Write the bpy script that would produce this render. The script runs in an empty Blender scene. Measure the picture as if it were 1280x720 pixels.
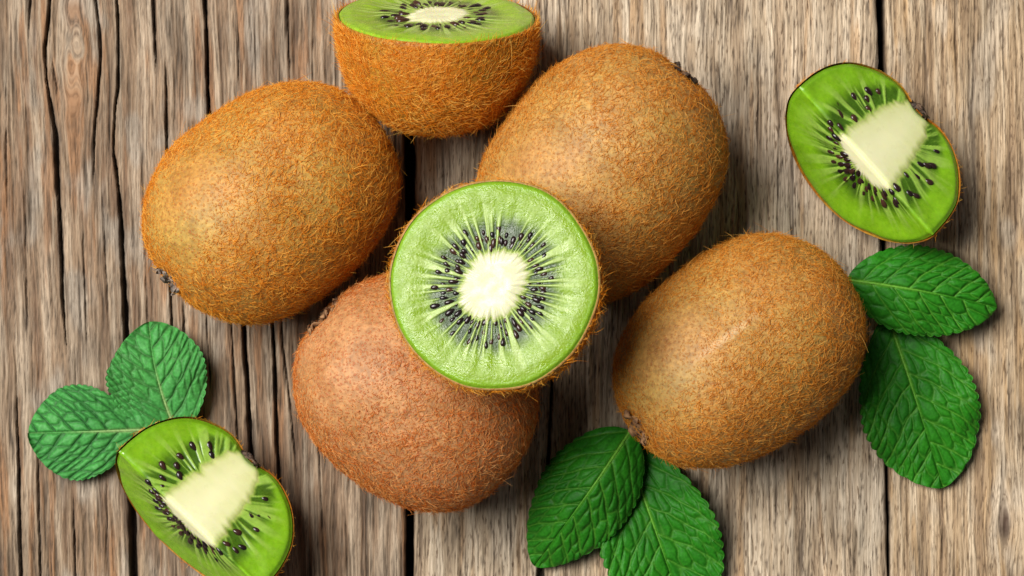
import bpy, math, random
import numpy as np
from mathutils import Matrix, Vector

random.seed(7)
rng = np.random.default_rng(7)
C = bpy.context.scene.collection
sc = bpy.context.scene

# ------------------------------------------------------------------ camera, light, exposure
CAM_H = 0.80                 # metres above the table top
S = 0.0002                   # metres per photo pixel on the table top
cam_d = bpy.data.cameras.new("camera")
cam = bpy.data.objects.new("camera", cam_d)
C.objects.link(cam)
cam.location = (0, 0, CAM_H)
cam.rotation_euler = (0, 0, 0)
cam_d.sensor_width = 36
cam_d.lens = 36 * CAM_H / (1280 * S)
cam_d.clip_start = 0.05
cam_d.clip_end = 20
cam_d.dof.use_dof = True
cam_d.dof.focus_distance = CAM_H - 0.045
cam_d.dof.aperture_fstop = 40
sc.camera = cam

world = bpy.data.worlds.new("World")
sc.world = world
world.use_nodes = True
bg = world.node_tree.nodes["Background"]
bg.inputs[0].default_value = (0.93, 0.96, 1.0, 1)
bg.inputs[1].default_value = 0.075


def area_light(name, loc, target, size, power, color):
    d = bpy.data.lights.new(name, 'AREA')
    d.shape = 'RECTANGLE'
    d.size, d.size_y = size
    d.energy = power
    d.color = color
    o = bpy.data.objects.new(name, d)
    C.objects.link(o)
    o.location = loc
    v = Vector(target) - Vector(loc)
    o.rotation_euler = v.to_track_quat('-Z', 'Y').to_euler()
    return o


area_light("window_light", (-1.0, 0.58, 1.75), (0, 0, 0), (1.25, 1.15), 92, (1.0, 0.97, 0.93))

sc.view_settings.view_transform = 'Standard'
sc.view_settings.look = 'None'
sc.view_settings.exposure = 0.0
sc.view_settings.gamma = 1.0
sc.render.engine = 'CYCLES'
sc.cycles.use_denoising = True
sc.cycles.max_bounces = 8
sc.cycles.transparent_max_bounces = 8

# ------------------------------------------------------------------ numeric helpers
_perm = np.random.default_rng(11).permutation(256).astype(np.int64)
_perm = np.concatenate([_perm, _perm, _perm])
_grad = np.random.default_rng(12).normal(size=(256, 3))
_grad /= np.linalg.norm(_grad, axis=1)[:, None]


def noise3(x, y, z):
    x, y, z = np.broadcast_arrays(np.asarray(x, float), np.asarray(y, float), np.asarray(z, float))
    xi, yi, zi = np.floor(x).astype(np.int64), np.floor(y).astype(np.int64), np.floor(z).astype(np.int64)
    xf, yf, zf = x - xi, y - yi, z - zi
    xi &= 255; yi &= 255; zi &= 255
    f = lambda t: t * t * t * (t * (t * 6 - 15) + 10)
    u, v, w = f(xf), f(yf), f(zf)
    out = 0
    for i in (0, 1):
        for j in (0, 1):
            for k in (0, 1):
                h = _perm[_perm[_perm[xi + i] + yi + j] + zi + k]
                g = _grad[h]
                dot = g[..., 0] * (xf - i) + g[..., 1] * (yf - j) + g[..., 2] * (zf - k)
                out = out + dot * (u if i else 1 - u) * (v if j else 1 - v) * (w if k else 1 - w)
    return out * 1.6


def fbm(x, y, z=0.0, octaves=3, gain=0.5):
    s, a, f, t = 0, 1.0, 1.0, 0
    for o in range(octaves):
        s = s + a * noise3(np.asarray(x) * f + 17.3 * o, np.asarray(y) * f + 9.1 * o, np.asarray(z) * f)
        t += a; a *= gain; f *= 2.0
    return s / t * 1.3


def sstep(a, b, x):
    t = np.clip((x - a) / (b - a), 0, 1)
    return t * t * (3 - 2 * t)


def mixc(a, b, t):
    t = np.asarray(t)[..., None]
    return np.asarray(a) * (1 - t) + np.asarray(b) * t


def px(x, y, z=0.0):
    k = S * (CAM_H - z) / CAM_H
    return np.array([(x - 640) * k, (360 - y) * k, z])


def rotz(deg):
    a = math.radians(deg)
    return np.array([[math.cos(a), -math.sin(a), 0], [math.sin(a), math.cos(a), 0], [0, 0, 1.0]])


# ------------------------------------------------------------------ object helpers
def mesh_obj(name, verts, faces, mat, parent=None, smooth=True, attrs=None, loc=None):
    me = bpy.data.meshes.new(name)
    verts = np.asarray(verts, np.float32)
    if isinstance(faces, np.ndarray):
        n, k = faces.shape
        me.vertices.add(len(verts)); me.vertices.foreach_set("co", verts.ravel())
        me.loops.add(n * k); me.loops.foreach_set("vertex_index", faces.astype(np.int32).ravel())
        me.polygons.add(n)
        me.polygons.foreach_set("loop_start", np.arange(0, n * k, k, dtype=np.int32))
        me.update(calc_edges=True)
    else:
        me.from_pydata([tuple(v) for v in verts], [], faces)
        me.update()
    me.polygons.foreach_set("use_smooth", np.full(len(me.polygons), smooth))
    for an, (kind, arr) in (attrs or {}).items():
        at = me.attributes.new(an, kind, 'POINT')
        if kind == 'FLOAT_COLOR':
            a4 = np.ones((len(verts), 4), np.float32); a4[:, :3] = np.clip(arr, 0, 1)
            at.data.foreach_set("color", a4.ravel())
        elif kind == 'FLOAT_VECTOR':
            at.data.foreach_set("vector", np.asarray(arr, np.float32).ravel())
        else:
            at.data.foreach_set("value", np.asarray(arr, np.float32).ravel())
    me.validate()
    if mat:
        me.materials.append(mat)
    o = bpy.data.objects.new(name, me)
    C.objects.link(o)
    if parent:
        o.parent = parent
    if loc is not None:
        o.location = loc
    return o


def thing(name, label, cat, loc, group=None):
    o = bpy.data.objects.new(name, None)
    o.empty_display_size = 0.01
    C.objects.link(o)
    o.location = loc
    o["label"] = label
    o["category"] = cat
    if group:
        o["group"] = group
    return o


def grid_faces(nu, nv, wrap_v=False, off=0):
    i = np.arange(nu - 1)[:, None]
    j = np.arange(nv if wrap_v else nv - 1)[None, :]
    j2 = (j + 1) % nv
    f = np.stack([i * nv + j, i * nv + j2, (i + 1) * nv + j2, (i + 1) * nv + j], -1).reshape(-1, 4)
    return f + off


def hair_obj(name, roots, pts, radii, mat, parent):
    """pts: n x k x 3 control points, radii: n x k"""
    n, k, _ = pts.shape
    cv = bpy.data.hair_curves.new(name)
    cv.add_curves([k] * n)
    cv.attributes["position"].data.foreach_set("vector", pts.astype(np.float32).ravel())
    ra = cv.attributes.get("radius") or cv.attributes.new("radius", 'FLOAT', 'POINT')
    ra.data.foreach_set("value", radii.astype(np.float32).ravel())
    cv.materials.append(mat)
    o = bpy.data.objects.new(name, cv)
    C.objects.link(o)
    o.parent = parent
    o["kind"] = "stuff"
    return o


# ------------------------------------------------------------------ node helpers
def new_mat(name):
    m = bpy.data.materials.new(name)
    m.use_nodes = True
    nt = m.node_tree
    nt.nodes.clear()
    out = nt.nodes.new("ShaderNodeOutputMaterial")
    b = nt.nodes.new("ShaderNodeBsdfPrincipled")
    nt.links.new(b.outputs[0], out.inputs[0])
    return m, nt, b, out


def N(nt, kind, **kw):
    n = nt.nodes.new(kind)
    for k, v in kw.items():
        if k == "ins":
            for i, val in v.items():
                if hasattr(val, "is_linked"):
                    nt.links.new(val, n.inputs[i])
                else:
                    n.inputs[i].default_value = val
        else:
            setattr(n, k, v)
    return n


def ramp(nt, fac, stops, interp='LINEAR'):
    r = nt.nodes.new("ShaderNodeValToRGB")
    r.color_ramp.interpolation = interp
    el = r.color_ramp.elements
    while len(el) < len(stops):
        el.new(0.5)
    for e, (p, c) in zip(el, stops):
        e.position = p
        e.color = (*c, 1) if len(c) == 3 else c
    nt.links.new(fac, r.inputs[0])
    return r.outputs[0]


def mixrgb(nt, fac, a, b, mode='MIX'):
    m = nt.nodes.new("ShaderNodeMix")
    m.data_type = 'RGBA'
    m.blend_type = mode
    for sock, val in ((m.inputs[0], fac), (m.inputs[6], a), (m.inputs[7], b)):
        if hasattr(val, "is_linked"):
            nt.links.new(val, sock)
        elif isinstance(val, (int, float)):
            sock.default_value = val
        else:
            sock.default_value = (*val, 1)
    return m.outputs[2]


# ------------------------------------------------------------------ materials
def wood_material():
    m, nt, b, out = new_mat("weathered_wood")
    col = N(nt, "ShaderNodeAttribute", attribute_name="Col").outputs["Color"]
    gr = N(nt, "ShaderNodeAttribute", attribute_name="grain").outputs["Vector"]
    mp = N(nt, "ShaderNodeMapping", ins={0: gr, 3: (2300, 110, 1)})
    n1 = N(nt, "ShaderNodeTexNoise", ins={"Vector": mp.outputs[0], "Scale": 1.0, "Detail": 4.0, "Roughness": 0.6})
    mp2 = N(nt, "ShaderNodeMapping", ins={0: gr, 3: (4600, 420, 1)})
    n2 = N(nt, "ShaderNodeTexNoise", ins={"Vector": mp2.outputs[0], "Scale": 1.0, "Detail": 3.0, "Roughness": 0.6})
    v1 = ramp(nt, n1.outputs[0], [(0.32, (0.55, 0.52, 0.49)), (0.5, (1, 1, 1)), (0.70, (1.25, 1.25, 1.24))])
    v2 = ramp(nt, n2.outputs[0], [(0.3, (0.66, 0.63, 0.60)), (0.52, (1.03, 1.03, 1.03)), (0.75, (1.25, 1.25, 1.24))])
    mp3 = N(nt, "ShaderNodeMapping", ins={0: gr, 3: (2300, 330, 1)})
    n3 = N(nt, "ShaderNodeTexNoise", ins={"Vector": mp3.outputs[0], "Scale": 1.0, "Detail": 2.0, "Roughness": 0.55, "Distortion": 0.3})
    v3 = ramp(nt, n3.outputs[0], [(0.60, (1, 1, 1)), (0.66, (0.30, 0.24, 0.19))])
    mp4 = N(nt, "ShaderNodeMapping", ins={0: gr, 3: (3900, 26, 1)})
    n4 = N(nt, "ShaderNodeTexNoise", ins={"Vector": mp4.outputs[0], "Scale": 1.0, "Detail": 2.0, "Roughness": 0.5})
    v4 = ramp(nt, n4.outputs[0], [(0.36, (0.66, 0.63, 0.60)), (0.47, (1, 1, 1)), (0.62, (1.16, 1.16, 1.16))])
    fl = N(nt, "ShaderNodeSeparateXYZ", ins={0: gr})
    c = mixrgb(nt, 0.75, col, v1, 'MULTIPLY')
    c = mixrgb(nt, 0.6, c, v2, 'MULTIPLY')
    c = mixrgb(nt, fl.outputs[2], c, v3, 'MULTIPLY')
    c = mixrgb(nt, 0.5, c, v4, 'MULTIPLY')
    nt.links.new(c, b.inputs["Base Color"])
    b.inputs["Roughness"].default_value = 0.72
    b.inputs["Specular IOR Level"].default_value = 0.3
    ad0 = N(nt, "ShaderNodeMath", operation='ADD', ins={0: n1.outputs[0], 1: n2.outputs[0]})
    ad = N(nt, "ShaderNodeMath", operation='SUBTRACT', ins={0: ad0.outputs[0], 1: n3.outputs[0]})
    bp = N(nt, "ShaderNodeBump", ins={"Height": ad.outputs[0], "Strength": 0.55, "Distance": 0.00022})
    nt.links.new(bp.outputs[0], b.inputs["Normal"])
    return m


def skin_material(name, tan, olive, rust, speck=0.6, scuff=None):
    m, nt, b, out = new_mat(name)
    tc = N(nt, "ShaderNodeTexCoord").outputs["Object"]
    big = N(nt, "ShaderNodeTexNoise", ins={"Vector": tc, "Scale": 60.0, "Detail": 3.0})
    base = mixrgb(nt, ramp(nt, big.outputs[0], [(0.35, (0, 0, 0)), (0.65, (1, 1, 1))]), tan, olive)
    fine = N(nt, "ShaderNodeTexNoise", ins={"Vector": tc, "Scale": 900.0, "Detail": 3.0})
    base = mixrgb(nt, 1.0, base, ramp(nt, fine.outputs[0], [(0.3, (0.72, 0.70, 0.68)), (0.7, (1.2, 1.2, 1.2))]), 'MULTIPLY')
    bl = N(nt, "ShaderNodeTexNoise", ins={"Vector": tc, "Scale": 150.0, "Detail": 4.0, "Roughness": 0.65})
    base = mixrgb(nt, 1.0, base, ramp(nt, bl.outputs[0], [(0.33, (0.80, 0.73, 0.60)), (0.5, (1, 1, 1)), (0.68, (1.08, 1.10, 1.05))]), 'MULTIPLY')
    ws = N(nt, "ShaderNodeTexNoise", ins={"Vector": tc, "Scale": 700.0, "Detail": 2.0})
    wv = mixrgb(nt, 0.0012, tc, ws.outputs["Color"], 'ADD')
    vo = N(nt, "ShaderNodeTexVoronoi", ins={"Vector": wv, "Scale": 1250.0, "Randomness": 1.0})
    sp = ramp(nt, vo.outputs["Distance"], [(0.22, (1, 1, 1)), (0.40, (0, 0, 0))])
    spm = N(nt, "ShaderNodeMath", operation='MULTIPLY', ins={0: sp, 1: speck})
    c = mixrgb(nt, spm.outputs[0], base, rust)
    if scuff:                                   # a thin pale scratch rubbed into the skin
        loc, ang, lx, ly, zmin = scuff
        mp = N(nt, "ShaderNodeMapping", vector_type='TEXTURE', ins={0: wv, 1: (*loc, 0), 2: (0, 0, math.radians(ang)), 3: (lx, ly, 1)})
        xy = N(nt, "ShaderNodeVectorMath", operation='MULTIPLY', ins={0: mp.outputs[0], 1: (1, 1, 0)})
        ln = N(nt, "ShaderNodeVectorMath", operation='LENGTH', ins={0: xy.outputs[0]})
        mk = ramp(nt, ln.outputs["Value"], [(0.1, (0.6, 0.6, 0.6)), (1.0, (0, 0, 0))])
        c = mixrgb(nt, mk, c, (0.62, 0.44, 0.24))
    nt.links.new(c, b.inputs["Base Color"])
    b.inputs["Roughness"].default_value = 0.58
    b.inputs["Specular IOR Level"].default_value = 0.42
    b.inputs["Sheen Weight"].default_value = 0.05
    b.inputs["Sheen Tint"].default_value = (*tan, 1)
    h = N(nt, "ShaderNodeMath", operation='ADD', ins={0: fine.outputs[0], 1: sp})
    bp = N(nt, "ShaderNodeBump", ins={"Height": h.outputs[0], "Strength": 0.5, "Distance": 0.0002})
    nt.links.new(bp.outputs[0], b.inputs["Normal"])
    return m


def fuzz_material(name, dark, mid, light):
    m, nt, b, out = new_mat(name)
    ci = N(nt, "ShaderNodeHairInfo")
    c = ramp(nt, ci.outputs["Random"], [(0.0, dark), (0.5, mid), (1.0, light)])
    nt.links.new(c, b.inputs["Base Color"])
    b.inputs["Roughness"].default_value = 0.45
    b.inputs["Specular IOR Level"].default_value = 0.22
    tr = N(nt, "ShaderNodeBsdfTranslucent")
    nt.links.new(c, tr.inputs[0])
    mx = N(nt, "ShaderNodeMixShader", ins={0: 0.35, 1: b.outputs[0], 2: tr.outputs[0]})
    nt.links.new(mx.outputs[0], out.inputs[0])
    return m


def flesh_material(name, rough, bump, sss=0.35, grain=1300.0, spec=0.6, contrast=1.0):
    m, nt, b, out = new_mat(name)
    col = N(nt, "ShaderNodeAttribute", attribute_name="Col").outputs["Color"]
    tc = N(nt, "ShaderNodeTexCoord").outputs["Object"]
    n1 = N(nt, "ShaderNodeTexNoise", ins={"Vector": tc, "Scale": grain, "Detail": 3.0})
    c = mixrgb(nt, 1.0, col, ramp(nt, n1.outputs[0], [(0.3, (1 - .12 * contrast, 1 - .1 * contrast, 1 - .15 * contrast)), (0.7, (1 + .1 * contrast,) * 3)]), 'MULTIPLY')
    nt.links.new(c, b.inputs["Base Color"])
    rn = N(nt, "ShaderNodeTexNoise", ins={"Vector": tc, "Scale": 420.0, "Detail": 2.0})
    rr = ramp(nt, rn.outputs[0], [(0.35, (rough * 0.55,) * 3), (0.65, (rough * 1.35,) * 3)])
    nt.links.new(rr, b.inputs["Roughness"])
    b.inputs["Specular IOR Level"].default_value = spec
    b.inputs["Subsurface Weight"].default_value = sss
    b.inputs["Subsurface Radius"].default_value = (0.7, 1.0, 0.3)
    b.inputs["Subsurface Scale"].default_value = 0.0022
    bp = N(nt, "ShaderNodeBump", ins={"Height": n1.outputs[0], "Strength": bump, "Distance": 0.0003})
    nt.links.new(bp.outputs[0], b.inputs["Normal"])
    return m


def seed_material():
    m, nt, b, out = new_mat("kiwi_seed")
    oi = N(nt, "ShaderNodeObjectInfo")
    c = ramp(nt, oi.outputs["Random"], [(0.0, (0.008, 0.005, 0.006)), (0.7, (0.022, 0.010, 0.009)), (1.0, (0.05, 0.02, 0.012))])
    nt.links.new(c, b.inputs["Base Color"])
    b.inputs["Roughness"].default_value = 0.22
    return m


def leaf_material():
    m, nt, b, out = new_mat("mint_leaf_surface")
    col = N(nt, "ShaderNodeAttribute", attribute_name="Col").outputs["Color"]
    tc = N(nt, "ShaderNodeTexCoord").outputs["Object"]
    n1 = N(nt, "ShaderNodeTexNoise", ins={"Vector": tc, "Scale": 1500.0, "Detail": 3.0})
    c = mixrgb(nt, 1.0, col, ramp(nt, n1.outputs[0], [(0.3, (0.72, 0.76, 0.7)), (0.7, (1.25, 1.2, 1.25))]), 'MULTIPLY')
    nt.links.new(c, b.inputs["Base Color"])
    b.inputs["Roughness"].default_value = 0.52
    b.inputs["Specular IOR Level"].default_value = 0.24
    bp = N(nt, "ShaderNodeBump", ins={"Height": n1.outputs[0], "Strength": 0.3, "Distance": 0.0002})
    nt.links.new(bp.outputs[0], b.inputs["Normal"])
    tr = N(nt, "ShaderNodeBsdfTranslucent")
    tcol = mixrgb(nt, 1.0, c, (1.2, 1.6, 0.6), 'MULTIPLY')
    nt.links.new(tcol, tr.inputs[0])
    mx = N(nt, "ShaderNodeMixShader", ins={0: 0.28, 1: b.outputs[0], 2: tr.outputs[0]})
    nt.links.new(mx.outputs[0], out.inputs[0])
    return m


def plain_material(name, c1, c2, scale, rough=0.8):
    m, nt, b, out = new_mat(name)
    tc = N(nt, "ShaderNodeTexCoord").outputs["Object"]
    n1 = N(nt, "ShaderNodeTexNoise", ins={"Vector": tc, "Scale": scale, "Detail": 4.0})
    nt.links.new(ramp(nt, n1.outputs[0], [(0.35, c1), (0.65, c2)]), b.inputs["Base Color"])
    b.inputs["Roughness"].default_value = rough
    bp = N(nt, "ShaderNodeBump", ins={"Height": n1.outputs[0], "Strength": 0.6, "Distance": 0.0004})
    nt.links.new(bp.outputs[0], b.inputs["Normal"])
    return m


WOOD = wood_material()
SEED = seed_material()
LEAF = leaf_material()

# ------------------------------------------------------------------ table top of old planks
table = bpy.data.objects.new("tabletop", None)
C.objects.link(table)
table["kind"] = "structure"
table["label"] = "table top of old weathered grey brown planks running up and down"

# cracks: (list of (x, y, width)) in photo pixels on the table, depth in mm
CRACKS = [
    ([(62, -60, 3), (61, 8, 4), (60, 30, 5), (56, 60, 4), (57, 95, 4), (63, 130, 5), (69, 165, 6), (70, 195, 7), (73, 250, 6), (75, 300, 6), (78, 370, 4.5), (82, 420, 2), (84, 450, 0)], 4.0),
    ([(40, -40, 3), (38, 0, 3.5), (35, 40, 2), (34, 60, 0)], 2.0),
    ([(62, 62, 0), (66, 85, 2.5), (70, 112, 2.5), (71, 125, 0)], 1.2),
    ([(118, -50, 2), (120, 2, 3.5), (125, 50, 4.5), (125, 80, 4.5), (121, 125, 4), (119, 150, 3), (117, 190, 2.5), (117, 220, 1.5), (118, 260, 0)], 2.6),
    ([(144, -60, 4), (145, 0, 4.5), (147, 40, 4), (147, 110, 4.5), (143, 140, 3), (141, 190, 3.5), (145, 212, 4), (149, 250, 5), (152, 310, 7), (156, 380, 8), (158, 440, 9), (161, 520, 9), (163, 600, 11), (167, 720, 12), (170, 900, 12)], 6.0),
    ([(190, -40, 4), (191, 0, 4.5), (193, 40, 4), (194, 70, 3), (194, 95, 0)], 2.4),
    ([(206, 70, 0), (207, 90, 3), (208, 150, 4), (208, 200, 3.5), (211, 280, 4), (213, 370, 3.5), (216, 430, 3), (219, 500, 2), (221, 540, 0)], 2.6),
    ([(255, -60, 5), (256, 0, 5), (258, 60, 5), (261, 140, 5.5), (270, 240, 4), (290, 350, 5), (304, 400, 6), (309, 480, 7), (313, 560, 7), (318, 650, 5), (321, 720, 4), (323, 800, 4)], 4.6),
    ([(338, 330, 3), (340, 405, 4), (343, 450, 4.5), (346, 540, 6), (348, 600, 5), (351, 650, 3), (353, 700, 0)], 3.4),
    ([(286, 360, 0), (288, 400, 2.5), (292, 470, 3), (296, 540, 3.5), (299, 600, 2.5), (301, 650, 0)], 1.8),
    ([(257, 380, 0), (258, 410, 2.5), (261, 460, 2.5), (263, 500, 0)], 1.4),
    ([(350, 380, 2), (354, 440, 3), (362, 500, 2.5), (368, 560, 2.5), (372, 620, 0)], 1.5),
    ([(228, 360, 2), (230, 400, 3), (231, 440, 2), (233, 480, 0)], 1.5),
    ([(18, 430, 0), (21, 520, 3), (23, 600, 4), (24, 660, 5), (26, 720, 5), (28, 800, 5)], 2.6),
    ([(47, 540, 0), (47, 600, 3), (48, 650, 3.2), (50, 720, 3), (51, 800, 3)], 1.8),
    ([(90, 590, 0), (91, 640, 2.8), (94, 720, 3), (95, 800, 2)], 1.7),
    ([(132, 580, 0), (133, 620, 2.2), (133, 680, 2), (134, 720, 0)], 1.2),
    ([(360, -30, 2.5), (360, 20, 3), (361, 70, 2.5), (362, 110, 0)], 1.7),
    ([(296, 10, 0), (297, 40, 2.2), (298, 90, 2.2), (299, 130, 0)], 1.2),
    ([(318, 30, 0), (319, 70, 1.8), (320, 120, 0)], 1.0),
    ([(392, 10, 0), (391, 60, 2), (390, 110, 2), (391, 150, 0)], 1.0),
    ([(8, 60, 0), (7, 150, 2.5), (8, 220, 2.2), (10, 300, 0)], 1.4),
    ([(30, 180, 0), (31, 280, 2.2), (33, 400, 2.4), (35, 480, 0)], 1.3),
    ([(100, 200, 0), (103, 300, 2.2), (107, 400, 2.2), (110, 480, 0)], 1.2),
    ([(127, 210, 0), (130, 300, 2.4), (134, 380, 2.0), (137, 430, 0)], 1.3),
    ([(178, 200, 0), (180, 300, 2.0), (184, 400, 2.2), (186, 440, 0)], 1.2),
    ([(395, 430, 0), (398, 560, 2), (402, 640, 2.4), (405, 720, 2), (406, 800, 2)], 1.2),
    ([(430, 600, 0), (432, 660, 2), (434, 720, 2), (434, 780, 0)], 1.0),
    ([(690, 380, 3), (690, 470, 4), (687, 540, 4), (684, 600, 5), (679, 680, 9), (676, 720, 13), (674, 800, 13)], 4.0),
    ([(600, -40, 2), (598, 60, 2), (596, 140, 2), (595, 200, 0)], 1.2),
    ([(578, 180, 0), (580, 300, 2), (584, 420, 2), (586, 500, 0)], 1.0),
    ([(1181, 560, 0), (1179, 620, 2), (1178, 690, 2), (1178, 740, 0)], 1.0),
    ([(906, 30, 0), (906, 120, 2), (907, 180, 0)], 1.0),
    ([(975, 90, 0), (973, 190, 2), (972, 290, 2), (972, 320, 0)], 1.0),
]


def wood_fields(X, Y, style, hole_seed):
    """X, Y in metres -> height (m), colour, grain coordinates"""
    PX, PY = X / S + 640, 360 - Y / S
    slope = np.interp(PX, [0, 320, 500, 1000, 1110], [0.035, 0.03, 0.0, 0.0, 0.012])
    u = PX - slope * (PY - 360)
    dx, dy = PX - 92, PY - 70
    kn = np.exp(-(dy / 105.0) ** 2)
    u = u - 15 * np.tanh(dx / 9) * np.exp(-np.abs(dx) / 42) * kn
    dx2, dy2 = PX - 1256, PY - 655
    u = u - 9 * np.tanh(dx2 / 6) * np.exp(-np.abs(dx2) / 26) * np.exp(-(dy2 / 40.0) ** 2)
    um = u * S * 1000                          # mm across the grain
    ym = Y * 1000                              # mm along the grain
    um = um + hole_seed * 61.7
    um = um + 0.55 * fbm(um * 0.09, ym * 0.028, hole_seed, 2) + 0.16 * noise3(um * 0.5, ym * 0.10, hole_seed + 4)
    kin = np.exp(-(dx / 20.0) ** 2 - (dy / 55.0) ** 2)
    um = um + kin * 1.4 * fbm(PX * 0.03, PY * 0.03, 3.3, 2)
    yf = style["yf"]
    o = hole_seed * 7.7
    broad = fbm(um * 0.07 + o, ym * 0.012, o, 2)
    streak = fbm(um * 0.42 + o, ym * 0.014 * min(yf, 2.2), o + 2, 3)
    fib = fbm(um * 1.15 + o, ym * 0.035 * yf, o + 5, 3, 0.6)
    fine = fbm(um * 2.3 + o, ym * 0.10 * yf, o + 9, 2, 0.6)
    warm = fbm(um * 0.33 + o, ym * 0.022 * min(yf, 2.2), o + 14, 3)
    patch = fbm(um * 0.10 + o, ym * 0.05, o + 21, 3)
    fleck = fbm(um * 2.0 + o, ym * 0.34 * min(yf, 1.5), o + 33, 2)
    col = mixc(style["mid"], style["light"], sstep(-0.15, 0.55, streak + 0.35 * fib))
    col = mixc(col, style["brown"], 0.75 * sstep(0.05, 0.5, -streak + 0.3 * broad))
    col = mixc(col, style["warm"], 0.75 * sstep(0.16, 0.5, warm + 0.25 * patch + 0.45 * kin))
    col = mixc(col, style["pale"], style.get('pw', 0.5) * sstep(0.1, 0.55, patch - 0.3 * warm))
    d1 = sstep(0.12, 0.5, -fib)
    col = mixc(col, style["dark"], style['fw'] * 1.2 * d1)
    d2 = sstep(0.22, 0.5, -fine)
    col = mixc(col, style["dark"], style['fw'] * d2)
    d3 = sstep(0.36, 0.52, fleck) * style["fleck"]
    col = mixc(col, style["dark"] * 0.6, 0.8 * d3)
    # thin dark drying lines and short splits that come and go along the grain
    ln1 = 1 - np.abs(fbm(um * 0.75 + o, ym * 0.010 * yf, o + 41, 2)) * 9
    on1 = sstep(0.0, 0.35, noise3(um * 0.5 + o, ym * 0.035 * yf, o + 45))
    ln2 = 1 - np.abs(noise3(um * 1.9 + o, ym * 0.035 * yf, o + 51)) * 5.5
    on2 = sstep(0.1, 0.4, noise3(um * 1.1 + o, ym * 0.10 * yf, o + 55))
    lines = np.clip(np.maximum(np.clip(ln1, 0, 1) * on1, 0.8 * np.clip(ln2, 0, 1) * on2), 0, 1)
    col = mixc(col, style["dark"] * 0.7, 0.85 * lines)
    blot = fbm(um * 0.11 + o, ym * 0.045, o + 61, 3)
    col = col * (1 + 0.46 * np.clip(blot, -0.9, 0.9) * np.where(blot < 0, 1.1, 0.6))[..., None]
    hi = sstep(0.25, 0.6, fbm(um * 2.0 + o, ym * 0.06 * yf, o + 71, 2))
    col = mixc(col, style["light"] * 1.2, style['hi'] * hi)
    # dark knot in the right plank
    k2 = np.exp(-(dx2 / 7.0) ** 2 - (dy2 / 18.0) ** 2)
    col = mixc(col, np.array([0.05, 0.02, 0.012]), 0.8 * np.clip(k2, 0, 1))
    z = -0.00022 * d1 - 0.00012 * d2 - 0.00015 * d3 - 0.00032 * lines + 0.00012 * hi + 0.00016 * fib + 0.0002 * streak
    dirt = np.zeros_like(X)
    for k, (pts, dep) in enumerate(CRACKS):
        p = np.array(pts, float)
        if p[:, 0].max() + 20 < PX.min() or p[:, 0].min() - 20 > PX.max():
            continue
        w = np.interp(PY, p[:, 1], p[:, 2], left=-1, right=-1)
        xc = np.interp(PY, p[:, 1], p[:, 0])
        xc = xc + 0.8 * noise3(PY * 0.022, k * 3.7, 0.5) + 0.4 * noise3(PY * 0.15, k * 3.7, 8.5)
        w = np.where(w > 0, 0.78 * w * (1 + 0.35 * noise3(PY * 0.06, k * 2.1, 4.5)), 0)
        d = np.abs(PX - xc) / np.maximum(w * 0.5, 0.01)
        ok = w > 0.25
        g = np.where(ok, 1 - sstep(0.55, 1.25, d), 0) * np.clip(w / 2.2, 0, 1)
        z = z - g * dep * 0.001
        # slightly raised, weathered lips and dirt in the crack
        dirt = np.maximum(dirt, np.where(ok, 1 - sstep(0.8, 2.6, d), 0) * np.clip(w / 4, 0, 1) * 0.55)
        dirt = np.maximum(dirt, g * 0.9)
    col = mixc(col, np.array([0.035, 0.022, 0.015]), dirt)
    grain = np.stack([um * 0.001, Y * style['yg'], np.full_like(X, style['fleck'])], -1)
    return z, col, grain


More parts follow.
